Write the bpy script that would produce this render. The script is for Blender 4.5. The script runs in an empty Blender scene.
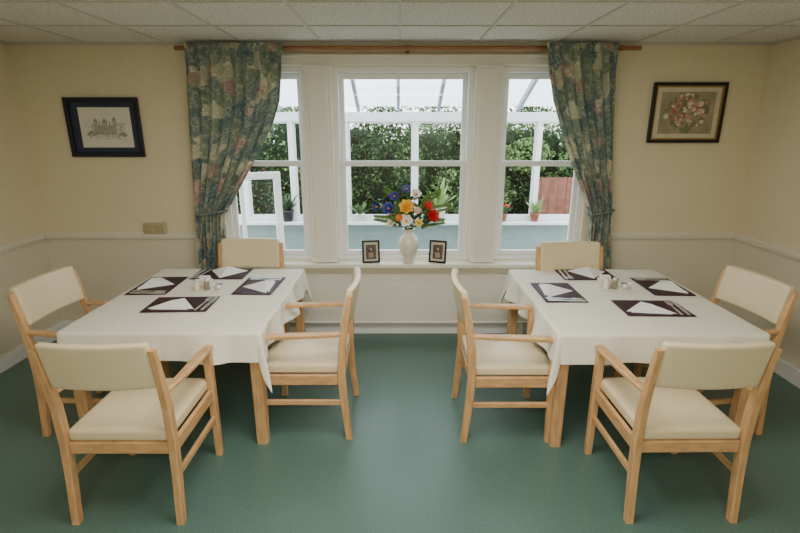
import bpy, bmesh, math, random
import numpy as np
from mathutils import Vector, Matrix
random.seed(7); rng=np.random.default_rng(7)
scn=bpy.context.scene
COL=scn.collection
pi=math.pi

# ------------------------------------------------------------ helpers
def lin(c):
    r=[]
    for v in c[:3]:
        v/=255.0
        r.append(v/12.92 if v<=0.04045 else ((v+0.055)/1.055)**2.4)
    return (*r,1.0)

def mat(name,col,rough=0.6,metal=0.0,noise=0.0,nscale=20.0,bump=0.0,bscale=60.0,stretch=None,spec=0.5,col2=None):
    m=bpy.data.materials.new(name); m.use_nodes=True
    nt=m.node_tree; b=nt.nodes['Principled BSDF']
    b.inputs['Roughness'].default_value=rough; b.inputs['Metallic'].default_value=metal
    b.inputs['Specular IOR Level'].default_value=spec
    c=lin(col); b.inputs['Base Color'].default_value=c
    tc=nt.nodes.new('ShaderNodeTexCoord'); mp=nt.nodes.new('ShaderNodeMapping')
    nt.links.new(tc.outputs['Object'],mp.inputs['Vector'])
    if stretch: mp.inputs['Scale'].default_value=stretch
    if noise>0 or col2:
        n=nt.nodes.new('ShaderNodeTexNoise'); n.inputs['Scale'].default_value=nscale; n.inputs['Detail'].default_value=4
        nt.links.new(mp.outputs['Vector'],n.inputs['Vector'])
        r=nt.nodes.new('ShaderNodeValToRGB')
        r.color_ramp.elements[0].position=0.35; r.color_ramp.elements[1].position=0.65
        if col2: a,bb=lin(col2),c
        else:
            a=tuple(x*(1-noise) for x in c[:3])+(1,); bb=tuple(min(1,x*(1+noise)) for x in c[:3])+(1,)
        r.color_ramp.elements[0].color=a; r.color_ramp.elements[1].color=bb
        nt.links.new(n.outputs['Fac'],r.inputs['Fac']); nt.links.new(r.outputs['Color'],b.inputs['Base Color'])
    if bump>0:
        n2=nt.nodes.new('ShaderNodeTexNoise'); n2.inputs['Scale'].default_value=bscale; n2.inputs['Detail'].default_value=3
        nt.links.new(mp.outputs['Vector'],n2.inputs['Vector'])
        bp=nt.nodes.new('ShaderNodeBump'); bp.inputs['Strength'].default_value=bump; bp.inputs['Distance'].default_value=0.01
        nt.links.new(n2.outputs['Fac'],bp.inputs['Height']); nt.links.new(bp.outputs['Normal'],b.inputs['Normal'])
    return m

def new_obj(name,me,mats,parent=None,smooth=False):
    o=bpy.data.objects.new(name,me)
    if not isinstance(mats,(list,tuple)): mats=[mats]
    for m in mats: me.materials.append(m)
    COL.objects.link(o)
    if parent: o.parent=parent
    if smooth:
        for p in me.polygons: p.use_smooth=True
    return o

def empty(name,loc=(0,0,0),rot=0):
    o=bpy.data.objects.new(name,None); o.empty_display_size=0.1
    COL.objects.link(o); o.location=loc; o.rotation_euler=(0,0,rot); return o

def tag(o,label,cat,group=None,kind=None):
    o['label']=label; o['category']=cat
    if group: o['group']=group
    if kind: o['kind']=kind
    return o
def struct(o,label,cat):
    o['kind']='structure'; o['label']=label; o['category']=cat; return o

class MB:
    """mesh builder"""
    def __init__(s): s.v=[]; s.f=[]; s.m=[]
    def add(s,vs,fs,mi=0,M=None):
        k=len(s.v)
        for p in vs:
            p=Vector(p)
            if M is not None: p=M@p
            s.v.append(tuple(p))
        for f in fs: s.f.append([i+k for i in f]); s.m.append(mi)
    def box(s,x0,x1,y0,y1,z0,z1,mi=0,M=None):
        s.add([(x0,y0,z0),(x1,y0,z0),(x1,y1,z0),(x0,y1,z0),(x0,y0,z1),(x1,y0,z1),(x1,y1,z1),(x0,y1,z1)],
              [(0,3,2,1),(4,5,6,7),(0,1,5,4),(1,2,6,5),(2,3,7,6),(3,0,4,7)],mi,M)
    def loft(s,secs,mi=0,cap=True,M=None):
        n=len(secs[0]); vs=[p for q in secs for p in q]; fs=[]
        for i in range(len(secs)-1):
            for j in range(n):
                a=i*n+j; b=i*n+(j+1)%n
                fs.append((a,b,b+n,a+n))
        if cap:
            fs.append(tuple(reversed(range(n)))); fs.append(tuple(range((len(secs)-1)*n,len(secs)*n)))
        s.add(vs,fs,mi,M)
    def lathe(s,prof,n=24,c=(0,0,0),mi=0,M=None,cap=True):
        secs=[[(c[0]+r*math.cos(2*pi*j/n),c[1]+r*math.sin(2*pi*j/n),c[2]+z) for j in range(n)] for r,z in prof]
        s.loft(secs,mi,cap,M)
    def tube(s,pts,r,n=8,mi=0,M=None):
        pts=[Vector(p) for p in pts]; secs=[]
        for i,p in enumerate(pts):
            d=(pts[min(i+1,len(pts)-1)]-pts[max(i-1,0)]).normalized()
            a=Vector((0,0,1)) if abs(d.z)<0.9 else Vector((1,0,0))
            u=d.cross(a).normalized(); w=d.cross(u).normalized()
            rr=r[i] if isinstance(r,(list,tuple)) else r
            secs.append([tuple(p+rr*(math.cos(2*pi*j/n)*u+math.sin(2*pi*j/n)*w)) for j in range(n)])
        s.loft(secs,mi,True,M)
    def rbox(s,hx,hy,hz,r,c=(0,0,0),cuts=8,fn=None,mi=0,M=None):
        bm=bmesh.new(); bmesh.ops.create_cube(bm,size=2)
        bmesh.ops.subdivide_edges(bm,edges=bm.edges[:],cuts=cuts,use_grid_fill=True)
        vs=[]
        def cl(a,h):
            k=math.sin(a*pi/2)*h ; return k
        for v in bm.verts:
            p=Vector((cl(v.co.x,hx),cl(v.co.y,hy),cl(v.co.z,hz)))
            q=Vector((max(-(hx-r),min(hx-r,p.x)),max(-(hy-r),min(hy-r,p.y)),max(-(hz-r),min(hz-r,p.z))))
            d=p-q
            if d.length>1e-9: p=q+d.normalized()*r
            if fn: p=fn(p)
            vs.append(p+Vector(c))
        bm.verts.index_update()
        fs=[[v.index for v in f.verts] for f in bm.faces]
        bm.free(); s.add(vs,fs,mi,M)
    def obj(s,name,mats,parent=None,smooth=False,bevel=0):
        me=bpy.data.meshes.new(name); me.from_pydata(s.v,[],s.f)
        for p,m in zip(me.polygons,s.m): p.material_index=m
        bm=bmesh.new(); bm.from_mesh(me); bmesh.ops.recalc_face_normals(bm,faces=bm.faces[:]); bm.to_mesh(me); bm.free()
        me.update()
        o=new_obj(name,me,mats,parent,smooth)
        if bevel:
            b=o.modifiers.new('bevel','BEVEL'); b.width=bevel; b.segments=2; b.limit_method='ANGLE'
        return o

def crect(c,hu,hv,ch,axis):
    pts=[(hu-ch,-hv),(hu,-hv+ch),(hu,hv-ch),(hu-ch,hv),(-hu+ch,hv),(-hu,hv-ch),(-hu,-hv+ch),(-hu+ch,-hv)]
    o=[]
    for u,v in pts:
        if axis=='z': o.append((c[0]+u,c[1]+v,c[2]))
        elif axis=='y': o.append((c[0]+u,c[1],c[2]+v))
        else: o.append((c[0],c[1]+u,c[2]+v))
    return o

def inst(root,loc,rot=None):
    n=root.copy(); COL.objects.link(n); n.location=loc
    if rot is not None: n.rotation_euler=(0,0,rot)
    for c in root.children:
        k=c.copy(); COL.objects.link(k); k.parent=n
        for g in c.children:
            h=g.copy(); COL.objects.link(h); h.parent=k
    return n

# ------------------------------------------------------------ materials
M_wood=mat('beech_wood',(206,162,112),0.42,noise=0.15,nscale=9,stretch=(6,6,1))
M_woodh=mat('beech_wood_rail',(206,162,112),0.42,noise=0.15,nscale=9,stretch=(1.5,1.5,6))
M_pole=mat('varnished_pole_wood',(170,118,78),0.4,noise=0.12,nscale=9,stretch=(1,6,6))
M_vinyl=mat('cream_vinyl',(228,211,174),0.32,noise=0.02,nscale=6,bump=0.08,bscale=160)
M_cloth=mat('white_tablecloth',(244,238,222),0.85,noise=0.02,nscale=90,bump=0.45,bscale=6)
M_plum=mat('plum_placemat',(60,30,44),0.6,noise=0.25,nscale=120,bump=0.1,bscale=300)
M_nap=mat('white_napkin',(250,249,247),0.85,bump=0.05)
M_steel=mat('cutlery_steel',(238,238,238),0.42,metal=0.85)
M_floor=mat('green_vinyl_floor',(84,112,103),0.33,noise=0.20,nscale=130,bump=0.010,bscale=90)
M_white=mat('white_gloss_paint',(240,240,236),0.35)
M_cream=mat('cream_gloss_paint',(238,234,220),0.35)
M_out=mat('white_upvc',(228,232,232),0.4)
M_dado=mat('dado_paint',(232,226,208),0.4)
M_dark=mat('dark_navy_frame',(26,30,48),0.35)
M_black=mat('black_frame',(18,17,17),0.3)
M_gold=mat('gold_slip',(170,140,84),0.4,metal=0.4)
M_paper=mat('print_paper',(232,229,216),0.8,noise=0.04,nscale=30)
M_ink=mat('sketch_ink',(120,116,106),0.8,noise=0.2,nscale=60)
M_ink2=mat('sketch_wash',(190,186,172),0.8,noise=0.12,nscale=60)
M_ink3=mat('sketch_shade',(155,150,138),0.8,noise=0.15,nscale=60)
M_leaf=mat('leaf_green',(74,112,56),0.55,noise=0.25,nscale=25)
M_leaf2=mat('leaf_dark_green',(44,72,42),0.55,noise=0.25,nscale=25)
M_leaf3=mat('leaf_light_green',(126,156,88),0.55,noise=0.2,nscale=25)
M_vase=mat('cream_ceramic',(238,230,208),0.25,noise=0.03,nscale=15)
M_teal=mat('grey_teal_render',(128,150,148),0.8,noise=0.06,nscale=8)
M_terr=mat('terracotta',(150,92,68),0.8)
M_pot=mat('dark_pot',(40,38,42),0.5)
M_plug=mat('beige_plastic',(196,182,146),0.4)
M_slate=mat('patio_slab',(120,118,112),0.85,noise=0.1,nscale=4)
M_brown=mat('weathered_fence',(100,82,66),0.8,noise=0.2,nscale=12)
M_red=mat('reddish_fence_stain',(122,76,60),0.8,noise=0.25,nscale=10)
M_band=mat('tieback_fabric',(110,126,118),0.85,noise=0.3,nscale=50)

def wallmat():
    m=mat('cream_wallpaper',(234,221,190),0.75,noise=0.012,nscale=14,bump=0.10,bscale=90)
    nt=m.node_tree; b=nt.nodes['Principled BSDF']
    src=b.inputs['Base Color'].links[0].from_socket
    tc=[n for n in nt.nodes if n.type=='TEX_COORD'][0]
    sep=nt.nodes.new('ShaderNodeSeparateXYZ'); nt.links.new(tc.outputs['Object'],sep.inputs[0])
    gt=nt.nodes.new('ShaderNodeMath'); gt.operation='LESS_THAN'; gt.inputs[1].default_value=0.93
    nt.links.new(sep.outputs['Z'],gt.inputs[0])
    mx=nt.nodes.new('ShaderNodeMix'); mx.data_type='RGBA'
    nt.links.new(gt.outputs[0],mx.inputs['Factor']); nt.links.new(src,mx.inputs['A'])
    mx.inputs['B'].default_value=lin((231,222,199)); nt.links.new(mx.outputs['Result'],b.inputs['Base Color'])
    return m
M_wall=wallmat()
M_ceil=mat('mineral_tile',(226,223,214),0.9,noise=0.17,nscale=60,bump=0.5,bscale=90)
M_tbar=mat('ceiling_tbar',(206,202,190),0.4)
def glassmat(name='window_glass',tint=(1,1,1,1)):
    m=bpy.data.materials.new(name); m.use_nodes=True; nt=m.node_tree; nt.nodes.clear()
    o=nt.nodes.new('ShaderNodeOutputMaterial'); t=nt.nodes.new('ShaderNodeBsdfTransparent'); g=nt.nodes.new('ShaderNodeBsdfGlossy')
    t.inputs[0].default_value=tint
    g.inputs['Roughness'].default_value=0.02
    mx=nt.nodes.new('ShaderNodeMixShader'); mx.inputs[0].default_value=0.02
    nt.links.new(t.outputs[0],mx.inputs[1]); nt.links.new(g.outputs[0],mx.inputs[2]); nt.links.new(mx.outputs[0],o.inputs[0])
    return m
M_glass=glassmat()
def roofmat():
    m=bpy.data.materials.new('polycarbonate_roof'); m.use_nodes=True; nt=m.node_tree; nt.nodes.clear()
    o=nt.nodes.new('ShaderNodeOutputMaterial'); t=nt.nodes.new('ShaderNodeBsdfTransparent'); g=nt.nodes.new('ShaderNodeBsdfTranslucent')
    g.inputs[0].default_value=(0.80,0.88,0.90,1)
    mx=nt.nodes.new('ShaderNodeMixShader'); mx.inputs[0].default_value=0.75
    nt.links.new(t.outputs[0],mx.inputs[1]); nt.links.new(g.outputs[0],mx.inputs[2]); nt.links.new(mx.outputs[0],o.inputs[0])
    return m
M_roof=roofmat()
def curtainmat():
    m=bpy.data.materials.new('patterned_curtain_fabric'); m.use_nodes=True; nt=m.node_tree; b=nt.nodes['Principled BSDF']
    b.inputs['Roughness'].default_value=0.85
    uv=nt.nodes.new('ShaderNodeUVMap')
    def ramp(stops,const=True):
        r=nt.nodes.new('ShaderNodeValToRGB'); cr=r.color_ramp
        if const: cr.interpolation='CONSTANT'
        while len(cr.elements)<len(stops): cr.elements.new(0.5)
        for e,(p,c) in zip(cr.elements,stops): e.position=p; e.color=lin(c)
        return r
    n0=nt.nodes.new('ShaderNodeTexNoise'); n0.inputs['Scale'].default_value=11; n0.inputs['Detail'].default_value=2
    mixv=nt.nodes.new('ShaderNodeMix'); mixv.data_type='VECTOR'; mixv.inputs['Factor'].default_value=0.12
    nt.links.new(uv.outputs[0],n0.inputs['Vector']); nt.links.new(uv.outputs[0],mixv.inputs['A']); nt.links.new(n0.outputs['Color'],mixv.inputs['B'])
    v=nt.nodes.new('ShaderNodeTexVoronoi'); v.inputs['Scale'].default_value=9.0; nt.links.new(mixv.outputs['Result'],v.inputs['Vector'])
    sp=nt.nodes.new('ShaderNodeSeparateColor'); nt.links.new(v.outputs['Color'],sp.inputs[0])
    r1=ramp([(0,(140,158,154)),(0.28,(162,174,154)),(0.48,(110,136,146)),(0.60,(236,230,204)),(0.76,(142,160,136)),(0.90,(216,178,164))])
    nt.links.new(sp.outputs[0],r1.inputs[0])
    n=nt.nodes.new('ShaderNodeTexNoise'); n.inputs['Scale'].default_value=19; n.inputs['Detail'].default_value=2
    nt.links.new(mixv.outputs['Result'],n.inputs['Vector'])
    r2=ramp([(0,(92,112,108)),(0.42,(150,164,146)),(0.54,(244,238,212)),(0.61,(126,146,140))],True); nt.links.new(n.outputs['Fac'],r2.inputs[0])
    mx=nt.nodes.new('ShaderNodeMix'); mx.data_type='RGBA'; mx.inputs['Factor'].default_value=0.36
    nt.links.new(r1.outputs[0],mx.inputs['A']); nt.links.new(r2.outputs[0],mx.inputs['B']); nt.links.new(mx.outputs['Result'],b.inputs['Base Color'])
    tr=nt.nodes.new('ShaderNodeBsdfTranslucent'); nt.links.new(mx.outputs['Result'],tr.inputs[0])
    ms=nt.nodes.new('ShaderNodeMixShader'); ms.inputs[0].default_value=0.28
    out=nt.nodes['Material Output']
    nt.links.new(b.outputs[0],ms.inputs[1]); nt.links.new(tr.outputs[0],ms.inputs[2]); nt.links.new(ms.outputs[0],out.inputs[0])
    return m
M_curt=curtainmat()

# ------------------------------------------------------------ room shell
XL,XR,YB,YF,ZC=-3.14,2.96,4.16,-2.2,2.5
WT=0.18
b=MB(); b.box(XL-WT,XR+WT,YF-WT,YB+WT,-0.1,0); struct(b.obj('floor',M_floor),'green speckled vinyl floor','floor')
b=MB(); b.box(XL-WT,XR+WT,YF-WT,YB+WT,ZC,ZC+0.1)
G=0.62
k=-5
while k*G<XR:
    if k*G>XL: b.box(k*G-0.010,k*G+0.010,YF,YB,ZC-0.007,ZC,1)
    k+=1
y=YB-0.66
while y>YF:
    b.box(XL,XR,y-0.010,y+0.010,ZC-0.0065,ZC,1); y-=G
b.box(XL,XR,YB-0.02,YB,ZC-0.02,ZC,1); b.box(XL,XL+0.02,YF,YB,ZC-0.02,ZC,1); b.box(XR-0.02,XR,YF,YB,ZC-0.02,ZC,1)
struct(b.obj('ceiling',[M_ceil,M_tbar]),'suspended ceiling of off-white mineral tiles in a metal grid','ceiling')
WZ0,WZ1=0.70,2.33
W=[(-1.53,-0.78),(-0.555,0.61),(0.83,1.60)]
b=MB()
b.box(XL,XR,YB,YB+WT,0,WZ0); b.box(XL,XR,YB,YB+WT,WZ1,ZC)
xs=[XL]+[q for w in W for q in w]+[XR]
for i in range(0,len(xs),2): b.box(xs[i],xs[i+1],YB,YB+WT,WZ0,WZ1)
struct(b.obj('wall_back',M_wall),'cream papered wall with three window openings','wall')
b=MB(); b.box(XL-WT,XL,YF-WT,YB+WT,0,ZC); struct(b.obj('wall_left',M_wall),'plain cream papered side wall','wall')
b=MB(); b.box(XR,XR+WT,YF-WT,YB+WT,0,ZC); struct(b.obj('wall_right',M_wall),'plain cream papered side wall','wall')
b=MB(); b.box(XL,XR,YF-WT,YF,0,ZC); struct(b.obj('wall_front',M_wall),'plain cream papered end wall','wall')
for nm,bx in {'baseboard_back':(XL,XR,YB-0.018,YB),'baseboard_left':(XL,XL+0.018,YF,YB-0.018),'baseboard_right':(XR-0.018,XR,YF,YB-0.018)}.items():
    b=MB(); b.box(*bx,0,0.11); b.box(bx[0],bx[1]-(0.008 if 'left' in nm else 0) ,bx[2]+(0.008 if 'back' in nm else 0),bx[3],0.11,0.125)
    struct(b.obj(nm,M_white,bevel=0.003),'white gloss painted skirting board','skirting board')
n=1
for bx,ax in (((XL,-1.60,YB-0.03,YB),0),((1.68,XR,YB-0.03,YB),0),((XL,XL+0.03,YF,YB-0.03),1),((XR-0.03,XR,YF,YB-0.03),2)):
    b=MB(); b.box(*bx,0.915,0.95)
    b.box(bx[0],bx[1]-(0.012 if ax==1 else 0),bx[2]+(0.012 if ax==0 else 0),bx[3],0.898,0.966) if ax<2 else b.box(bx[0]+0.012,bx[1],bx[2],bx[3],0.898,0.966)
    struct(b.obj('trim_%d'%n,M_dado,bevel=0.006),'pale painted dado rail moulding','dado rail'); n+=1
b=MB(); b.box(-1.60,1.68,YB-0.10,YB-0.001,0.655,0.695); struct(b.obj('trim_5',M_cream,bevel=0.008),'deep cream painted window sill','window sill')
n=6
for x0,x1 in ((-0.78,-0.555),(0.61,0.83)):
    b=MB()
    b.box(x0+0.0,x1-0.0,YB-0.022,YB-0.001,0.70,WZ1)
    b.box(x0+0.035,x1-0.035,YB-0.045,YB-0.022,0.74,WZ1)
    b.box(x0-0.0,x1+0.0,YB-0.055,YB-0.001,0.70,0.74); b.box(x0,x1,YB-0.055,YB-0.001,WZ1-0.03,WZ1)
    struct(b.obj('trim_%d'%n,M_cream,bevel=0.005),'cream painted pilaster casing between windows','window casing'); n+=1
b=MB(); b.box(-1.6,1.68,YB-0.03,YB-0.001,WZ1,WZ1+0.07); b.box(-1.62,1.70,YB-0.05,YB-0.001,WZ1+0.06,WZ1+0.08)
struct(b.obj('trim_%d'%n,M_cream,bevel=0.004),'cream painted head casing above the windows','window casing')

for i,(x0,x1) in enumerate(W):
    r=empty('window_%d'%(i+1),((x0+x1)/2,YB+0.1,WZ0)); struct(r,'white sliding sash window overlooking a conservatory','window')
    h=(x1-x0)/2; H=WZ1-WZ0; mr=1.545-WZ0
    b=MB()
    b.box(-h,-h+0.045,-0.06,0.07,0,H); b.box(h-0.045,h,-0.06,0.07,0,H); b.box(-h+0.045,h-0.045,-0.06,0.07,H-0.045,H); b.box(-h+0.045,h-0.045,-0.06,0.07,0,0.035)
    b.obj('frame',M_white,r,bevel=0.004)
    for nm,z0,z1,yy in (('upper_sash',mr-0.02,H-0.046,0.02),('lower_sash',0.036,mr+0.03,-0.03)):
        b=MB(); a=h-0.046; t=0.038
        b.box(-a,-a+t,yy,yy+0.035,z0,z1); b.box(a-t,a,yy,yy+0.035,z0,z1); b.box(-a+t,a-t,yy,yy+0.035,z0,z0+0.045); b.box(-a+t,a-t,yy,yy+0.035,z1-0.045,z1)
        s=b.obj(nm,M_white,r,bevel=0.003)
        g=MB(); g.box(-a+t,a-t,yy+0.015,yy+0.019,z0+0.045,z1-0.045); g.obj('glass_pane',M_glass,s)

# radiator below the sill
r=empty('radiator',(0.03,YB-0.075,0.10)); tag(r,'long flat cream panel radiator below the window sill','radiator')
b=MB(); b.box(-1.36,1.36,-0.012,0.0,0.03,0.47); b.box(-1.36,1.36,-0.020,-0.012,0.035,0.05); b.box(-1.36,1.36,-0.020,-0.012,0.45,0.465); b.box(-0.003,0.003,-0.016,-0.012,0.05,0.45)
b.obj('front_panel',M_cream,r,bevel=0.003)
b=MB(); b.box(-1.35,1.35,0.001,0.073,0.05,0.45)
b.obj('body',M_cream,r)
b=MB(); b.box(-1.37,1.37,-0.014,0.073,0.475,0.49); b.obj('top_grille',M_cream,r,bevel=0.003)
for xx in (-1.1,1.06):
    b=MB(); b.box(xx,xx+0.04,0.0,0.05,-0.10,0.05); b.obj('foot',M_cream,r)

# ------------------------------------------------------------ curtains
PY=YB-0.10
r=empty('curtain_pole',(0.06,PY,2.445)); tag(r,'long wooden curtain pole with brackets above the windows','curtain pole')
b=MB(); b.tube([(-1.80,0,0),(1.80,0,0)],0.017,12); b.obj('pole',M_pole,r,True)
for sx in (-1,1):
    b=MB(); b.lathe([(0.017,0),(0.019,0.003),(0.019,0.012),(0.014,0.016)],16,M=Matrix.Rotation(sx*pi/2,4,'Y')); o=b.obj('finial',M_pole,r,True); o.location=(sx*1.80,0,0)
for xx in (-1.68,0,1.66):
    b=MB(); b.box(xx-0.010,xx+0.010,0.017,0.099,-0.012,0.012); b.box(xx-0.014,xx+0.014,0.08,0.099,-0.035,0.035); b.lathe([(0.022,-0.008),(0.022,0.008)],14,M=Matrix.Translation((xx,0,0))@Matrix.Rotation(pi/2,4,'Y')); b.obj('bracket',M_pole,r)

def interp(tab,z):
    if z>=tab[0][0]: return tab[0][1],tab[0][2]
    for a,c in zip(tab,tab[1:]):
        if z>=c[0]:
            k=(a[0]-z)/(a[0]-c[0])
            return a[1]+(c[1]-a[1])*k, a[2]+(c[2]-a[2])*k
    return tab[-1][1],tab[-1][2]
def curtain(tab,lab,folds):
    nu,nv=200,80; ztop,zb=2.475,0.5
    vs=[];uvs=[];fs=[]
    for j in range(nv+1):
        z=ztop+(zb-ztop)*j/nv
        a,c=interp(tab,z); w=c-a
        for i in range(nu+1):
            s=i/nu
            amp=0.026 if w>0.3 else 0.036
            ph=2*pi*folds*s+0.35*math.sin(3*z)
            sn=math.sin(ph); yy=-amp*(math.copysign(abs(sn)**0.8,sn))-0.010*math.sin(0.37*ph+z)
            if z>2.38: yy=yy*0.45-0.032
            elif z>2.3:
                k=(z-2.3)/0.08; yy=yy*(1-0.55*k)-0.032*k
            vs.append((a+w*s+0.007*math.sin(ph*2),yy-0.034,z)); uvs.append((s*1.2,z))
    for j in range(nv):
        for i in range(nu):
            q=j*(nu+1)+i; fs.append((q,q+1,q+nu+2,q+nu+1))
    me=bpy.data.meshes.new('drape'); me.from_pydata(vs,[],fs)
    ul=me.uv_layers.new(name='UVMap')
    for l in me.loops: ul.data[l.index].uv=uvs[l.vertex_index]
    r=empty('curtain',(0,PY,0)); tag(r,lab,'curtain','patterned curtains at the windows')
    o=new_obj('drape',me,M_curt,r,True)
    sm=o.modifiers.new('s','SOLIDIFY'); sm.thickness=0.003
    z=1.16; a,c=interp(tab,z); b=MB()
    pts=[]
    for q in range(25):
        t=2*pi*q/24; pts.append(((a+c)/2+((c-a)/2+0.008)*math.cos(t),-0.034+0.052*math.sin(t),z+0.02*math.cos(t)))
    b.tube(pts,0.009,8); b.obj('tieback',M_band,r,True)
curtain([(2.43,-1.65,-0.91),(2.06,-1.68,-0.95),(1.87,-1.69,-1.02),(1.67,-1.70,-1.135),(1.344,-1.717,-1.347),(1.13,-1.725,-1.486),(0.676,-1.75,-1.53)],'blue-green leafy patterned curtain swept back wide with a tieback',8)
curtain([(2.43,1.12,1.667),(2.06,1.215,1.71),(1.67,1.37,1.75),(1.344,1.52,1.784),(1.13,1.61,1.80),(0.676,1.61,1.837)],'blue-green leafy patterned curtain gathered narrow with a tieback',7)

# ------------------------------------------------------------ wall pictures
def pic(x,zc,w,h,t,matf,label):
    r=empty('framed_picture',(x,YB-0.001,zc)); tag(r,label,'picture')
    b=MB(); W2,H2=w/2,h/2
    for (x0,x1,z0,z1) in ((-W2,W2,H2-t,H2),(-W2,W2,-H2,-H2+t),(-W2,-W2+t,-H2+t,H2-t),(W2-t,W2,-H2+t,H2-t)): b.box(x0,x1,-0.03,-0.001,z0,z1)
    b.obj('frame',matf,r,bevel=0.005)
    return r
r=pic(-2.45,1.85,0.61,0.475,0.038,M_dark,'dark navy framed print of a stone country house')
b=MB(); b.box(-0.272,0.272,-0.012,-0.002,-0.203,0.203); b.obj('mount',mat('navy_mount',(52,60,84),0.7),r)
b=MB(); b.box(-0.20,0.225,-0.016,-0.0125,-0.160,0.160,0)
lay=[0]
def poly(pts,mi):
    lay[0]+=1; yy=-0.0162-0.00002*lay[0]
    b.add([(p[0],yy,p[1]) for p in pts],[tuple(range(len(pts)))],mi)
def rc(x0,x1,z0,z1,mi): poly([(x0,z0),(x1,z0),(x1,z1),(x0,z1)],mi)
def cloud(cx,cz,rx,rz,mi,n=26):
    for q in range(n):
        a=random.uniform(0,2*pi); d=math.sqrt(random.random()); rr=random.uniform(0.006,0.014)
        xx=cx+rx*d*math.cos(a); zz=cz+rz*d*math.sin(a)
        poly([(xx+rr*math.cos(t*pi/4),zz+rr*0.7*math.sin(t*pi/4)) for t in range(8)],mi if q%3 else 2)
cloud(-0.09,-0.015,0.05,0.05,2); cloud(0.13,-0.01,0.045,0.055,2)
rc(-0.075,0.095,-0.06,0.02,2)
for x0,x1,zt in ((-0.085,-0.05,0.045),(-0.015,0.03,0.04),(0.07,0.105,0.055)):
    rc(x0,x1,-0.06,zt,2); rc(x0,x1,zt,zt+0.004,3)
    poly([(x0,zt+0.004),(x1,zt+0.004),((x0+x1)/2,zt+0.035)],3)
for q in range(9):
    xx=-0.075+q*0.019
    for zz in (-0.048,-0.022,0.0): rc(xx,xx+0.006,zz,zz+0.014,1)
for xx in (-0.04,0.045): rc(xx,xx+0.008,0.02,0.05,3)
for q in range(30):
    xx=random.uniform(-0.14,0.15); zz=random.uniform(-0.095,-0.06); rc(xx,xx+random.uniform(0.01,0.04),zz,zz+0.002,random.choice((1,3)))
cloud(-0.11,-0.055,0.04,0.02,3,18); cloud(0.14,-0.06,0.04,0.02,3,18)
b.obj('print',[M_paper,M_ink,M_ink2,M_ink3],r)
r=pic(2.36,1.965,0.60,0.475,0.026,M_black,'dark framed painting of a pink and white flower bunch')
b=MB()
for (x0,x1,z0,z1) in ((-0.274,0.274,0.199,0.211),(-0.274,0.274,-0.211,-0.199),(-0.274,-0.262,-0.199,0.199),(0.262,0.274,-0.199,0.199)): b.box(x0,x1,-0.022,-0.0125,z0,z1)
b.obj('gilt_slip',M_gold,r)
b=MB(); b.box(-0.274,0.274,-0.012,-0.002,-0.211,0.211); b.obj('mount',mat('cream_mount',(222,212,186),0.7,noise=0.04),r)
b=MB(); b.box(-0.222,0.222,-0.015,-0.0125,-0.165,0.165,0)
fl=[mat('paint_pink',(208,156,142),0.7,noise=0.2,nscale=70),mat('paint_white',(226,214,192),0.7,noise=0.12,nscale=70),mat('paint_green',(132,134,104),0.7,noise=0.2,nscale=70),mat('paint_red',(182,120,106),0.7,noise=0.2,nscale=70)]
for q in range(170):
    a=random.uniform(0,2*pi); d=math.sqrt(random.random()); xx=0.185*d*math.cos(a); zz=0.010+0.130*d*math.sin(a); rr=random.uniform(0.010,0.024)
    mi=random.choice((1,2,2,1,3,4)) if d<0.75 else random.choice((3,3,2,1))
    yy=-0.0155-0.00003*q
    b.add([(xx+rr*(1+0.15*math.cos(5*t*pi/8))*math.cos(t*pi/8),yy,zz+rr*0.85*math.sin(t*pi/8)) for t in range(16)],[tuple(range(16))],mi)
b.add([(-0.035,-0.0215,-0.155),(0.035,-0.0215,-0.155),(0.055,-0.0215,-0.115),(-0.055,-0.0215,-0.115)],[(0,1,2,3)],3)
b.obj('painting',[mat('paint_ground',(168,158,128),0.7,noise=0.15,nscale=8)]+fl,r)
r=empty('thermostat_box',(-2.15,YB-0.001,1.0)); tag(r,'small beige plastic control box on the wall above the dado','wall control')
b=MB(); b.box(-0.10,0.10,-0.03,0,-0.05,0.05); b.obj('housing',M_plug,r,bevel=0.008)
b=MB(); b.box(-0.085,-0.02,-0.036,-0.03,-0.035,0.035); b.box(0.0,0.08,-0.036,-0.03,-0.03,0.03); b.obj('cover_plate',mat('beige_plate',(178,164,130),0.4),r,bevel=0.003)

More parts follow.
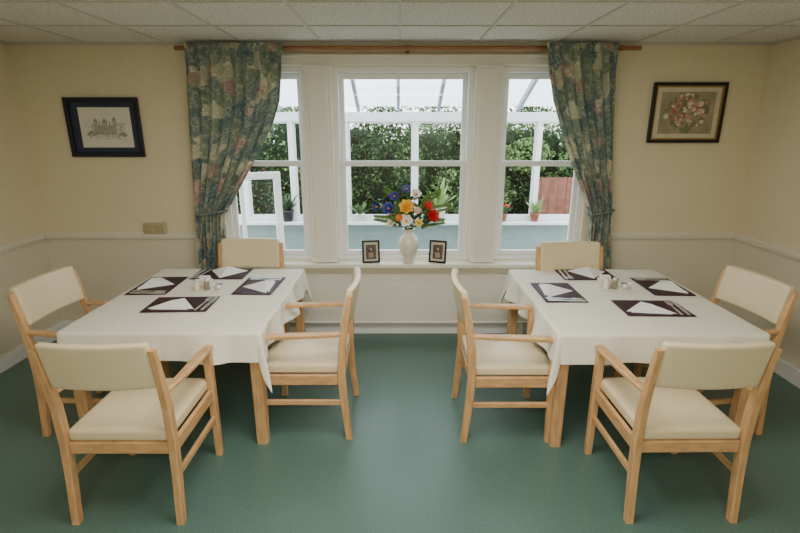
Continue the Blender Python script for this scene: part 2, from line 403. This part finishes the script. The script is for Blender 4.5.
# ------------------------------------------------------------ chair
def build_chair():
    r=empty('dining_chair')
    hw=0.253
    for sx in (-1,1):
        b=MB(); pr=[(-0.262,0,0.018,0.020),(-0.238,0.25,0.018,0.023),(-0.228,0.42,0.019,0.024),(-0.236,0.62,0.018,0.023),(-0.262,0.78,0.017,0.019),(-0.291,0.930,0.016,0.014)]
        b.loft([crect((sx*hw,y,z),a,c,0.004,'z') for y,z,a,c in pr]); o=b.obj('leg',M_wood,r); o['label']='rear leg rising into the back post'
    for sx in (-1,1):
        b=MB(); b.loft([crect((sx*hw,yy,z),a,a,0.004,'z') for z,a,yy in ((0,0.018,0.252),(0.3,0.020,0.249),(0.45,0.021,0.247),(0.666,0.020,0.245))]); b.obj('leg',M_wood,r)
    for sx in (-1,1):
        b=MB(); b.loft([crect((sx*(hw+dx),y,z),a,0.012,0.005,'y') for y,z,a,dx in ((-0.235,0.696,0.018,0),(-0.1,0.689,0.022,0.003),(0.08,0.685,0.027,0.005),(0.22,0.679,0.028,0.004),(0.278,0.672,0.022,0))])
        b.obj('armrest',M_woodh,r)
        b=MB(); b.loft([crect((sx*hw,y,z),0.010,0.016,0.003,'y') for y,z in ((-0.22,0.25),(0.232,0.25))]); b.obj('stretcher',M_woodh,r)
    b=MB()
    for sx in (-1,1): b.box(sx*hw-0.011,sx*hw+0.011,-0.205,0.227,0.370,0.435)
    b.box(-hw+0.020,hw-0.020,-0.238,-0.214,0.370,0.43); b.box(-hw+0.021,hw-0.021,0.232,0.256,0.370,0.43)
    b.obj('seat_frame',M_woodh,r,bevel=0.004)
    b=MB()
    def dome(p):
        if p.z>0: p.z+=0.012*(1-(p.x/0.25)**2)*(1-(p.y/0.26)**2)
        return p
    b.rbox(0.238,0.250,0.032,0.020,(0,0.018,0.462),12,dome); b.obj('seat',M_vinyl,r,True)
    b=MB()
    def crv(p):
        p.y-=0.028*(1-(p.x/0.24)**2)
        p.y-=(p.z)*0.20
        return p
    b.rbox(0.238,0.021,0.118,0.014,(0,-0.264,0.846),16,crv); b.obj('backrest',M_vinyl,r,True)
    return r
ch=build_chair()
tag(ch,'beech dining armchair with cream vinyl seat and back','chair','beech armchairs around the dining tables')
specs=[(-1.315,2.165,0.0,'beech armchair with cream vinyl pads, back showing, arm fully visible'),
       (1.365,2.175,0.01,'beech armchair with cream vinyl back, drawn up beside a table leg'),
       (-0.575,2.82,pi/2,'beech armchair with cream vinyl seat, side-on by the aisle'),
       (0.65,2.79,-pi/2,'beech armchair with cream vinyl seat, facing away from the aisle'),
       (-1.93,2.835,-pi/2-0.05,'beech armchair with cream pads under the cloth by the wall'),
       (1.955,2.83,pi/2+0.13,'beech armchair with cream pads angled towards the table corner'),
       (-1.24,3.60,pi,'beech armchair with cream back tucked below the window, wide curtain nearby'),
       (1.37,3.48,pi,'beech armchair with cream back tucked in beside the narrow curtain')]
for i,(x,y,rz,lb) in enumerate(specs):
    o=ch if i==0 else inst(ch,(0,0,0))
    o.location=(x,y,0); o.rotation_euler=(0,0,rz); o['label']=lb

# ------------------------------------------------------------ tables
TZ=0.738
def table(x0,x1,y0,y1,lb,inner):
    cx,cy=(x0+x1)/2,(y0+y1)/2; hx,hy=(x1-x0)/2,(y1-y0)/2
    r=empty('dining_table',(cx,cy,0)); tag(r,lb,'table','beech dining tables')
    b=MB(); b.box(-hx,hx,-hy,hy,TZ-0.022,TZ); b.obj('table_top',M_wood,r,bevel=0.005)
    b=MB()
    a=hx-0.06; c=hy-0.06
    b.box(-a,a,-c-0.012,-c+0.008,TZ-0.09,TZ-0.023); b.box(-a,a,c-0.008,c+0.012,TZ-0.09,TZ-0.023); b.box(-a-0.012,-a+0.008,-c,c,TZ-0.09,TZ-0.023); b.box(a-0.008,a+0.012,-c,c,TZ-0.09,TZ-0.023)
    b.obj('apron',M_woodh,r)
    for sx in (-1,1):
        for sy in (-1,1):
            b=MB(); b.loft([crect((sx*(hx-0.034),sy*(hy-0.034),z),0.033,0.033,0.006,'z') for z in (0,TZ-0.023)]); b.obj('leg',M_wood,r)
    ov=0.18; N=150
    def ax(h):
        return [(-h-ov)+(2*h+2*ov)*i/N for i in range(N+1)]
    X=ax(hx);Y=ax(hy); vs=[];fs=[]
    for j,yy in enumerate(Y):
        for i,xx in enumerate(X):
            ex=max(0,abs(xx)-hx); ey=max(0,abs(yy)-hy); sx=math.copysign(1,xx); sy=math.copysign(1,yy)
            if sx!=inner: ex*=0.72           # cloth set slightly off-centre: shorter hang on the wall side
            px=max(-hx,min(hx,xx)); py=max(-hy,min(hy,yy)); z=TZ+0.003
            if ex==0 and ey==0:
                for c0 in (-0.30,0.0,0.30):
                    z+=0.0016*math.exp(-((xx-c0)/0.010)**2)+0.0016*math.exp(-((yy-c0)/0.010)**2)
                z=min(z,TZ+0.0047)
            rr=math.hypot(ex,ey)
            if rr>0:
                def drop(e):
                    R=0.010
                    if e<R*pi/2:
                        t=e/R; return R*math.sin(t), R*(1-math.cos(t))
                    return R,R+(e-R*pi/2)
                if ex>0 and ey>0:
                    ph=math.atan2(ey,ex); k=math.sin(2*ph)
                    big=1.0 if sx==inner else 0.35
                    o_,d_=drop(rr)
                    lift=max(0,rr-0.01)
                    tri=1-abs(ph-pi/4)/(pi/4)
                    fl=0.36*big*(tri**1.2)*lift
                    z-=d_*(1+0.40*big*k*min(1,rr/0.2))
                    out=o_+fl
                    px+=sx*(out*math.cos(ph)+0.008*(1-ph/(pi/2))+ex*0.08*(1-tri)*(ph<pi/4)); py+=sy*(out*math.sin(ph)+0.008*ph/(pi/2)+ey*0.08*(1-tri)*(ph>pi/4))
                elif ex>0:
                    o_,d_=drop(ex); z-=d_
                    e=min(1,(hy-abs(yy))/0.2)
                    px+=sx*(o_+0.008+ex*(0.08+e*(0.12*math.sin(yy*7+sx*1.3)+0.10*math.sin(yy*17)+0.18*(abs(math.sin(yy*8+1))-0.6))))
                else:
                    o_,d_=drop(ey); z-=d_
                    e=min(1,(hx-abs(xx))/0.2)
                    py+=sy*(o_+0.008+ey*(0.08+e*(0.12*math.sin(xx*6+sy)+0.10*math.sin(xx*19+2)+0.18*(abs(math.sin(xx*8))-0.6))))
            vs.append((px,py,z))
    for j in range(N):
        for i in range(N):
            q=j*(N+1)+i; fs.append((q,q+1,q+N+2,q+N+1))
    me=bpy.data.meshes.new('tablecloth'); me.from_pydata(vs,[],fs)
    o=new_obj('tablecloth',me,M_cloth,None,True); o.location=(cx,cy,0)
    tag(o,'white tablecloth with pointed corners draped over a square table','tablecloth','white tablecloths')
    return r
T1=(-1.92,-0.80,2.50,3.76); T2=(0.90,2.05,2.475,3.74)
table(*T1,'square beech table under a white cloth nearer the wide curtain',1)
table(*T2,'square beech table under a white cloth nearer the narrow curtain',-1)

# place settings
ZT=TZ+0.0055
b=MB(); b.rbox(0.205,0.140,0.0018,0.0017,(0,0,0.002),6); pm=b.obj('placemat',M_plum,None,True)
b=MB()
b.add([(-0.15,-0.085,0.0),(0.15,-0.085,0),(0,0.115,0),(0,-0.055,0.045),(-0.06,0.01,0.010),(0.06,0.01,0.010)],[(0,3,4),(3,2,4),(3,5,2),(3,1,5),(0,1,3),(0,4,2),(1,2,5),(0,2,1)])
b.add([(-0.13,-0.100,0.0),(0.12,-0.100,0),(0,-0.06,0.028),(0.0,-0.035,0.0)],[(0,1,2),(0,2,3),(1,3,2)])
nk=b.obj('napkin',M_nap)
def flat(name,out,th,m,s=1.2):
    n=len(out); vs=[(x*s*1.15,y*s,0) for x,y in out]+[(x*s*1.15,y*s,th) for x,y in out]
    fs=[tuple(reversed(range(n))),tuple(range(n,2*n))]+[(i,(i+1)%n,n+(i+1)%n,n+i) for i in range(n)]
    b=MB(); b.add(vs,fs); return b.obj(name,m)
kn=flat('knife',[(-0.006,-0.10),(0.006,-0.10),(0.008,-0.04),(0.006,0.0),(0.010,0.02),(0.010,0.09),(0.004,0.115),(-0.006,0.10),(-0.006,0.0),(-0.007,-0.04)],0.003,M_steel)
fk=flat('fork',[(-0.006,-0.10),(0.006,-0.10),(0.005,-0.03),(0.003,0.03),(0.012,0.05),(0.012,0.10),(0.009,0.10),(0.008,0.06),(0.0055,0.06),(0.005,0.10),(0.002,0.10),(0.0015,0.06),(-0.0015,0.06),(-0.002,0.10),(-0.005,0.10),(-0.0055,0.06),(-0.008,0.06),(-0.009,0.10),(-0.012,0.10),(-0.012,0.05),(-0.003,0.03),(-0.005,-0.03)],0.0025,M_steel)
tag(pm,'dark plum woven rectangular placemat on the white cloth','placemat','plum placemats')
tag(nk,'white napkin folded to a point on a plum placemat','napkin','folded white napkins')
tag(kn,'steel table knife beside a folded napkin','knife','table knives'); tag(fk,'steel table fork beside a folded napkin','fork','table forks')
sets=[(-1.42,2.93,0.04),(-1.76,3.32,-pi/2+0.03),(-1.40,3.61,pi),(-1.02,3.32,pi/2-0.03),
      (1.60,2.86,-0.03),(1.10,3.17,-pi/2),(1.45,3.59,pi),(1.89,3.30,pi/2-0.03)]
first=True
for (x,y,a) in sets:
    R=Matrix.Rotation(a,3,'Z')
    for o,off,ra,dz in ((pm,(0,0),0,0),(nk,(-0.03,0.0),random.uniform(-0.25,0.25),0.004),(fk,(0.140,0),-0.10,0.004),(kn,(0.178,0.0),-0.06,0.004)):
        p=R@Vector((off[0],off[1],0)); q=o if first else o.copy()
        if not first: COL.objects.link(q)
        q.location=(x+p.x,y+p.y,ZT+dz); q.rotation_euler=(0,0,a+ra)
    first=False
M_pep=mat('pepper_body',(150,140,120),0.3)
def cruet(x,y):
    r=empty('salt_shaker',(x-0.035,y,ZT)); tag(r,'white salt shaker with a steel top at the table centre','salt shaker','salt shakers')
    b=MB(); b.lathe([(0.020,0),(0.022,0.01),(0.018,0.05),(0.016,0.062)],20); b.obj('body',M_vase,r,True)
    b=MB(); b.lathe([(0.0165,0.0625),(0.017,0.072),(0.010,0.08),(0.002,0.082)],20); b.obj('cap',M_steel,r,True)
    r=empty('pepper_shaker',(x+0.03,y+0.015,ZT)); tag(r,'pepper shaker with dark contents and steel top','pepper shaker','pepper shakers')
    b=MB(); b.lathe([(0.020,0),(0.022,0.01),(0.018,0.05),(0.016,0.062)],20); b.obj('body',M_pep,r,True)
    b=MB(); b.lathe([(0.0165,0.0625),(0.017,0.072),(0.010,0.08),(0.002,0.082)],20); b.obj('cap',M_steel,r,True)
    r=empty('sachet_holder',(x-0.01,y+0.09,ZT)); tag(r,'small white holder filled with sauce sachets','condiment holder','condiment holders')
    b=MB(); b.box(-0.045,0.045,-0.03,0.03,0,0.006); b.box(-0.045,0.045,-0.03,-0.026,0.006,0.05); b.box(-0.045,0.045,0.026,0.03,0.006,0.05); b.box(-0.045,-0.041,-0.026,0.026,0.006,0.05); b.box(0.041,0.045,-0.026,0.026,0.006,0.05)
    b.obj('box',M_vase,r,bevel=0.002)
    b=MB()
    for q in range(6): b.box(-0.035,0.035,-0.022+q*0.0075,-0.018+q*0.0075,0.007,0.062+0.006*(q%3))
    b.obj('sachets',M_nap,r)
    r=empty('sauce_dish',(x+0.11,y+0.02,ZT)); tag(r,'small steel sauce dish beside the shakers','dish','sauce dishes')
    b=MB(); b.lathe([(0.02,0),(0.03,0.01),(0.036,0.035),(0.033,0.035),(0.027,0.012),(0.001,0.006)],22); b.obj('bowl',M_steel,r,True)
cruet(-1.40,3.22); cruet(1.50,3.24)

# ------------------------------------------------------------ sill items
SZ=0.6955
VS=1.08
r=empty('vase',(0.075,YB-0.05,SZ)); tag(r,'cream ceramic baluster vase on the window sill','vase')
b=MB(); b.lathe([(0.045*VS,0),(0.047*VS,0.006),(0.044*VS,0.03),(0.060*VS,0.08),(0.082*VS,0.15),(0.084*VS,0.19),(0.065*VS,0.235),(0.040*VS,0.262),(0.036*VS,0.28),(0.050*VS,0.305),(0.055*VS,0.31),(0.048*VS,0.306),(0.032*VS,0.28),(0.03*VS,0.26)],32)
b.obj('body',M_vase,r,True)
VT=Vector((0.075,YB-0.05,SZ+0.31))
def petal(b,base,d,up,L,Wd,mi,curl=0.3):
    d=d.normalized(); s=d.cross(up).normalized()
    pts=[]
    for k,(t,w) in enumerate(((0,0.25),(0.35,0.9),(0.7,1.0),(1,0.15))):
        c=base+d*L*t-up*curl*L*t*t
        pts.append(c-s*Wd*w/2+up*0.004*w); pts.append(c-up*0.006*w); pts.append(c+s*Wd*w/2+up*0.004*w)
    fs=[]
    for k in range(3):
        q=k*3; fs+= [(q,q+1,q+4,q+3),(q+1,q+2,q+5,q+4)]
    b.add([tuple(p) for p in pts],fs,mi)
def flower(kind,dx,dy,dz,col,size,lab):
    r=empty('cut_'+kind,tuple(VT)); tag(r,lab,'flower','flowers in the sill vase')
    head=Vector((dx,dy,dz)); dirn=(head.normalized()*0.5+Vector((0,-0.8,0.1))).normalized()
    b=MB(); b.tube([(dx*0.04,dy*0.04,-0.12),(dx*0.10,dy*0.1,0),(dx*0.6,dy*0.6,dz*0.55),tuple(head)],0.003,6); b.obj('stem',M_leaf,r,True)
    b=MB()
    a=Vector((0,0,1)); u=dirn.cross(a).normalized(); w=u.cross(dirn).normalized()
    if kind=='lily': rings=[(3,0.0,0.8,1.0),(3,pi/3,1.0,1.0)]
    elif kind=='rose': rings=[(5,0,0.2,0.55),(6,0.4,0.7,0.75),(7,0.2,1.3,0.95)]
    elif kind=='daisy': rings=[(12,0,1.8,1.0)]
    else: rings=[(4,0,0.4,0.7),(5,0.5,1.1,1.0)]
    for n,ph,spread,ln in rings:
        for k in range(n):
            t=2*pi*k/n+ph; d=dirn+spread*(math.cos(t)*u+math.sin(t)*w)
            petal(b,head,d,dirn,size*ln,size*(0.42 if kind=='daisy' else 0.62),0,0.25)
    b.obj('petals',mat('petal_%s'%lab.split()[0],col,0.6,noise=0.12,nscale=40),r,True)
    b=MB(); Mx=Matrix.Translation(head+dirn*0.012)
    b.lathe([(0.001,-0.012),(0.012,-0.006),(0.014,0),(0.009,0.008),(0.001,0.011)],10,M=Mx); b.obj('flower_centre',mat('pollen_%s'%lab.split()[0],(214,160,40) if kind!='rose' else col,0.7),r,True)
    b=MB()
    for k in range(4):
        t=random.uniform(0,2*pi); base=Vector((dx*0.6,dy*0.6,dz*(0.3+0.18*k)))
        petal(b,base,Vector((math.cos(t),0.5*math.sin(t),0.7)),Vector((0,-1,0.3)).normalized(),0.10,0.028,0,0.2)
    b.obj('leaf',M_leaf if random.random()<0.6 else M_leaf2,r,True)
F=[('lily',-0.02,-0.08,0.08,(252,250,244),0.085,'white lily with wide open petals'),
('lily',0.06,-0.06,0.30,(250,248,244),0.065,'pale white lily held high'),
('rose',-0.02,-0.10,0.20,(250,190,60),0.088,'golden rose blooming large in the centre'),
('rose',-0.08,-0.10,0.11,(238,146,66),0.045,'orange rose low in the bunch'),
('daisy',0.08,-0.10,0.07,(246,218,104),0.042,'yellow daisy low in the bunch'),
('rose',0.20,-0.05,0.12,(210,40,34),0.078,'red rose reaching out sideways'),
('rose',0.16,-0.08,0.21,(218,64,54),0.052,'scarlet rose beside the red one'),
('iris',-0.17,-0.05,0.18,(56,64,164),0.072,'blue iris on a long stem'),
('iris',-0.12,-0.04,0.28,(72,70,164),0.060,'violet iris on a tall stem'),
('iris',-0.02,-0.02,0.34,(86,94,182),0.052,'purple iris at the bouquet top'),
('lily',-0.15,-0.08,0.06,(244,236,226),0.050,'ivory lily low in the bunch'),
('rose',0.07,-0.09,0.17,(240,206,188),0.045,'peach rose in the middle'),
('iris',-0.27,-0.02,0.19,(52,60,138),0.055,'indigo iris leaning far out')]
for f in F: flower(*f)
for k,(dx,dz) in enumerate(((0.35,0.20),(-0.29,0.10),(0.26,0.32),(0.30,0.07),(-0.20,0.35))):
    r=empty('fern_spray',tuple(VT)); tag(r,'light green leafy spray arching out of the vase','foliage','foliage in the sill vase')
    b=MB(); P=[(0,0,-0.1),(dx*0.1,0,0),(dx*0.5,-0.02,dz*0.8),(dx,-0.03,dz)]; b.tube(P,0.0025,5); b.obj('stem',M_leaf,r)
    b=MB()
    for q in range(18):
        t=0.35+0.65*q/17
        base=Vector((dx*t,-0.03*t,dz*(0.8*t/0.5 if t<0.5 else 0.8+0.2*(t-0.5)/0.5)))
        for s in (-1,1): petal(b,base,Vector((0.4*math.copysign(1,dx),0,s*1.0)),Vector((0,-1,0.1)).normalized(),0.05*(1.2-t*0.6),0.014,0,0.15)
    b.obj('fronds',M_leaf3,r)
M_pf=[mat('photo_mount',(196,188,170),0.6),mat('photo_tone',(92,76,66),0.5,noise=0.4,nscale=40),mat('photo_light',(160,140,124),0.5)]
def photo_frame(x,rz,lab):
    r=empty('photo_frame',(x,YB-0.055,SZ),rz); tag(r,lab,'photo frame','small photo frames on the sill')
    T=Matrix.Translation((0,0.0,0.0015))@Matrix.Rotation(math.radians(-10),4,'X')
    w,h,t=0.078,0.20,0.016
    b=MB()
    for bx in ((-w,w,0,t),(-w,w,h-t,h),(-w,-w+t,t,h-t),(w-t,w,t,h-t)): b.box(bx[0],bx[1],-0.012,0,bx[2],bx[3],0,T)
    b.obj('frame',M_black,r,bevel=0.002)
    b=MB(); b.box(-w+t,w-t,-0.005,-0.002,t,h-t,0,T); b.box(-0.044,0.044,-0.007,-0.005,0.035,0.16,1,T)
    b.lathe([(0.001,0),(0.014,0.001),(0.001,0.002)],14,M=T@Matrix.Translation((0,-0.0072,0.12))@Matrix.Rotation(pi/2,4,'X'),mi=2)
    b.box(-0.022,0.022,-0.0085,-0.0072,0.048,0.092,2,T); b.obj('photograph',M_pf,r)
    b=MB(); b.add([(-0.02,0.004,0.12),(0.02,0.004+0.018,0.12),(0.02,0.05,0),(-0.02,0.05,0)],[(0,1,2,3)]); b.obj('easel_back',M_black,r)
photo_frame(-0.255,0.15,'small black photo frame leaning on the sill, upright')
photo_frame(0.33,-0.30,'small black photo frame angled towards the vase')

# ------------------------------------------------------------ conservatory
CY=6.6
cons=empty('conservatory',(0,0,0)); tag(cons,'white framed conservatory with glazed roof and low grey-teal wall','conservatory')
b=MB(); b.box(-3.4,3.4,CY,CY+0.2,-0.25,0.57); b.obj('dwarf_wall',M_teal,cons)
b=MB(); b.box(-3.4,3.4,CY-0.12,CY+0.22,0.571,0.61); b.obj('sill_board',M_out,cons,bevel=0.005)
b=MB(); b.box(-3.4,3.4,CY-0.02,CY+0.12,1.93,2.05); b.box(-3.4,3.4,CY+0.02,CY+0.08,0.611,0.67); b.obj('eaves_beam',M_out,cons,bevel=0.004)
posts=(-3.0,-2.1,-1.45,-0.72,0.2,1.08,1.85,2.6)
for k,xx in enumerate(posts):
    b=MB(); b.box(xx-0.03,xx+0.03,CY+0.0,CY+0.1,0.671,1.929); b.obj('post',M_out,cons,bevel=0.004)
for k in range(len(posts)-1):
    a=posts[k]+0.031; c=posts[k+1]-0.031
    b=MB(); t=0.018
    b.box(a,a+t,CY+0.03,CY+0.07,0.671,1.929); b.box(c-t,c,CY+0.03,CY+0.07,0.671,1.929); b.box(a+t,c-t,CY+0.03,CY+0.07,0.671,0.69); b.box(a+t,c-t,CY+0.03,CY+0.07,1.91,1.929)
    b.obj('casement',M_out,cons)
M_raf=mat('rafter_grey',(140,152,156),0.5)
for k in range(13):
    xx=-3.2+k*0.53
    b=MB()
    b.loft([[(xx-0.02,4.36,2.98),(xx+0.02,4.36,2.98),(xx+0.02,4.36,3.06),(xx-0.02,4.36,3.06)],[(xx-0.02,CY+0.1,2.055),(xx+0.02,CY+0.1,2.055),(xx+0.02,CY+0.1,2.13),(xx-0.02,CY+0.1,2.13)]]); b.obj('rafter',M_raf,cons)
b=MB(); b.loft([[(-3.4,4.35,3.065),(3.4,4.35,3.065),(3.4,4.35,3.075),(-3.4,4.35,3.075)],[(-3.4,CY+0.3,2.135),(3.4,CY+0.3,2.135),(3.4,CY+0.3,2.145),(-3.4,CY+0.3,2.145)]]); b.obj('roof_glazing',M_roof,cons)
b=MB(); b.box(-3.4,3.4,4.345,CY+0.4,-0.30,-0.25); b.obj('paved_floor',M_slate,cons)
r=empty('door_1',(-1.98,4.75,-0.249),0.45); struct(r,'white glazed conservatory door standing ajar','door')
b=MB(); w,h=0.80,1.66
b.box(0,0.07,-0.025,0.025,0,h); b.box(w-0.07,w,-0.025,0.025,0,h); b.box(0.07,w-0.07,-0.025,0.025,h-0.07,h); b.box(0.07,w-0.07,-0.025,0.025,0,0.45); b.box(w/2-0.02,w/2+0.02,-0.02,0.02,0.45,h-0.07)
b.obj('frame',M_out,r,bevel=0.004); b=MB(); b.box(0.07,w/2-0.02,-0.004,0.004,0.45,h-0.07); b.box(w/2+0.02,w-0.07,-0.004,0.004,0.45,h-0.07); b.obj('glass_pane',M_glass,r)
b=MB(); b.box(w-0.05,w-0.025,-0.055,-0.025,1.02,1.12); b.obj('handle',M_steel,r)

G0=mat('garden_leaf_darkest',(34,50,32),0.6,noise=0.2,nscale=25,spec=0.1); G1=mat('garden_leaf_mid',(78,106,62),0.6,noise=0.2,nscale=25,spec=0.1); G2=mat('garden_leaf_deep',(54,80,48),0.6,noise=0.2,nscale=25,spec=0.1); G3=mat('garden_leaf_pale',(108,132,82),0.6,noise=0.15,nscale=25,spec=0.1); G4=mat('garden_leaf_russet',(88,74,54),0.6,noise=0.15,nscale=25,spec=0.1)  # leaf tones from darkest green to russet, mixed at random within each clump
def leafmesh(name,ells,n,size,mats,parent=None,bias=None):
    vs=[];fs=[];mi=[]
    for ei,((cx,cy,cz,rx,ry,rz),cnt) in enumerate(zip(ells,n)):
        d=rng.normal(size=(cnt,3)); d/=np.linalg.norm(d,axis=1)[:,None]
        rad=0.66+0.44*rng.random(cnt)**0.7
        P=d*rad[:,None]*np.array([rx,ry,rz])+np.array([cx,cy,cz])
        P[:,2]=np.maximum(P[:,2],0.08)
        U=rng.normal(size=(cnt,3)); U/=np.linalg.norm(U,axis=1)[:,None]
        V=np.cross(U,rng.normal(size=(cnt,3))); V/=np.linalg.norm(V,axis=1)[:,None]
        s=size*(0.6+0.8*rng.random(cnt))[:,None]
        pr=None if bias is None else bias[ei%len(bias)]
        mm=rng.choice(len(mats),size=cnt,p=pr)
        for q in range(cnt):
            k=len(vs); p=P[q]; u=U[q]*s[q]; v=V[q]*s[q]*0.5
            vs+= [tuple(p-u),tuple(p+v),tuple(p+u),tuple(p-v)]; fs.append((k,k+1,k+2,k+3)); mi.append(int(mm[q]))
    me=bpy.data.meshes.new(name); me.from_pydata(vs,[],fs)
    for p,m in zip(me.polygons,mi): p.material_index=m
    return new_obj(name,me,mats,parent)
b=MB(); b.box(-14,14,CY+0.41,20,-0.5,-0.31); o=b.obj('lawn',mat('lawn_grass',(90,112,64),0.9,noise=0.2,nscale=6)); tag(o,'green garden lawn outside the conservatory','lawn',kind='stuff')
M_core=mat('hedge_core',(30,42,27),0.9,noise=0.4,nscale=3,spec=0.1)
r=empty('garden_hedge',(0,0,-0.309)); tag(r,'loose mixed green garden hedge behind the conservatory','hedge')
ell=[]
for k in range(15):
    xx=-6+k*0.85; hh=random.uniform(0.95,1.28)
    ell.append((xx,9.6+random.uniform(-0.5,0.5),hh+0.02,0.8,0.6,hh))
for k in range(22):
    ell.append((random.uniform(-4,4),9.2+random.uniform(-0.6,0.2),random.uniform(0.8,2.3),random.uniform(0.25,0.55),0.35,random.uniform(0.25,0.5)))
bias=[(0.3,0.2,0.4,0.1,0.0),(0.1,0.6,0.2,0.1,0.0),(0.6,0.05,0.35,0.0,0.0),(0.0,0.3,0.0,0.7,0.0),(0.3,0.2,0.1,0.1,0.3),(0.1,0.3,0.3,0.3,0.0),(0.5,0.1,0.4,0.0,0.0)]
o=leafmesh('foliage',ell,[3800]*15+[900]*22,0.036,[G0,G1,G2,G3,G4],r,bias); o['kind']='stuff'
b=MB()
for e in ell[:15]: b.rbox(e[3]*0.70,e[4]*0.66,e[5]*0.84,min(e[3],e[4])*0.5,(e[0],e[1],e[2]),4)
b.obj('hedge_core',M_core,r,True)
for k,(xx,yy,s,lab) in enumerate(((-3.2,11.8,1.15,'tall garden tree rising over the hedge'),(0.3,12.4,1.1,'broad garden tree rising over the hedge'),(3.9,11.8,1.15,'leafy garden tree behind the hedge end'))):
    r=empty('garden_tree',(xx,yy,-0.309)); tag(r,lab,'tree','garden trees')
    b=MB(); b.tube([(0,0,0.06),(0.05,0,1.0),(0,0.05,2.0*s)],[0.12,0.09,0.05],8); b.lathe([(0.15,0),(0.12,0.07)],10); b.obj('trunk',M_brown,r,True)
    o=leafmesh('crown',[(0,0,2.2*s,1.1*s,0.8*s,0.75*s),(0.6*s,0,1.7*s,0.7*s,0.6*s,0.6*s),(-0.6*s,0,1.8*s,0.7*s,0.6*s,0.6*s)],[3000,1600,1600],0.045,[G1,G2,G3],r); o['kind']='stuff'
def potted(x,s,potm,lm,lab,flowers=None):
    r=empty('potted_plant',(x,CY-0.03,0.6105)); tag(r,lab,'potted plant')
    b=MB(); b.lathe([(0.045*s,0),(0.065*s,0.10*s),(0.07*s,0.10*s),(0.07*s,0.12*s),(0.06*s,0.12*s),(0.058*s,0.10*s),(0.002,0.10*s)],18); b.obj('pot',potm,r,True)
    b=MB()
    for q in range(34):
        t=random.uniform(0,2*pi); e=random.uniform(0.5,2.2)
        petal(b,Vector((0,0,0.10*s)),Vector((math.cos(t),math.sin(t),e)),Vector((math.cos(t)*0.7,math.sin(t)*0.7,0.6)).normalized(),random.uniform(0.15,0.26)*s,0.035*s,0,-0.1+random.random()*0.5)
    b.obj('leaf',lm,r,True)
    if flowers:
        b=MB()
        for q in range(9):
            t=random.uniform(0,2*pi); rr=random.uniform(0.02,0.1)*s; b.rbox(0.018,0.018,0.015,0.014,(rr*math.cos(t),rr*math.sin(t),random.uniform(0.2,0.32)*s),3)
        b.obj('blossom',flowers,r,True)
potted(-1.55,1.3,M_pot,M_leaf2,'leafy plant in a dark pot on the conservatory sill')
potted(-0.55,0.9,M_vase,M_leaf,'green plant in a pale pot on the conservatory sill')
potted(-0.10,1.0,M_terr,M_leaf2,'dark leafy plant in a clay pot by the glass')
potted(0.52,1.7,M_vase,M_leaf3,'large light green fern in a pale pot')
potted(1.42,0.9,M_terr,M_leaf,'small plant with red blossoms in a clay pot',mat('red_bloom',(200,40,50),0.6))
potted(1.86,1.0,M_terr,M_leaf3,'bright green plant in a clay pot')
r=empty('garden_fence',(3.25,8.2,-0.309)); tag(r,'reddish brown timber garden fence panel','fence')
b=MB()
for q in range(14): b.box(-1.0+q*0.145,-1.0+q*0.145+0.14,0,0.02,0.0,1.36)
b.box(-1.0,1.03,0.021,0.06,0.3,0.38); b.box(-1.0,1.03,0.021,0.06,1.05,1.13); b.obj('panel',M_red,r)

# ------------------------------------------------------------ light
w=bpy.data.worlds.new('world'); scn.world=w; w.use_nodes=True
w.node_tree.nodes['Background'].inputs[0].default_value=(0.88,0.94,1.0,1); w.node_tree.nodes['Background'].inputs[1].default_value=5.6
def area(name,loc,rot,sx,sy,e,col):
    l=bpy.data.lights.new(name,'AREA'); l.shape='RECTANGLE'; l.size=sx; l.size_y=sy; l.energy=e; l.color=col
    o=bpy.data.objects.new(name,l); COL.objects.link(o); o.location=loc; o.rotation_euler=rot
area('ceiling_light',(0,1.7,2.44),(0,0,0),1.2,1.0,50,(1,0.95,0.87))
area('ceiling_light',(0,-0.7,2.44),(0,0,0),2.0,0.6,78,(1,0.95,0.87))
# ------------------------------------------------------------ camera
c=bpy.data.cameras.new('camera'); c.lens=21.6; c.sensor_width=36; c.sensor_fit='HORIZONTAL'
co=bpy.data.objects.new('camera',c); COL.objects.link(co); co.location=(0,0,1.84); co.rotation_euler=(math.radians(74),0,0)
scn.camera=co
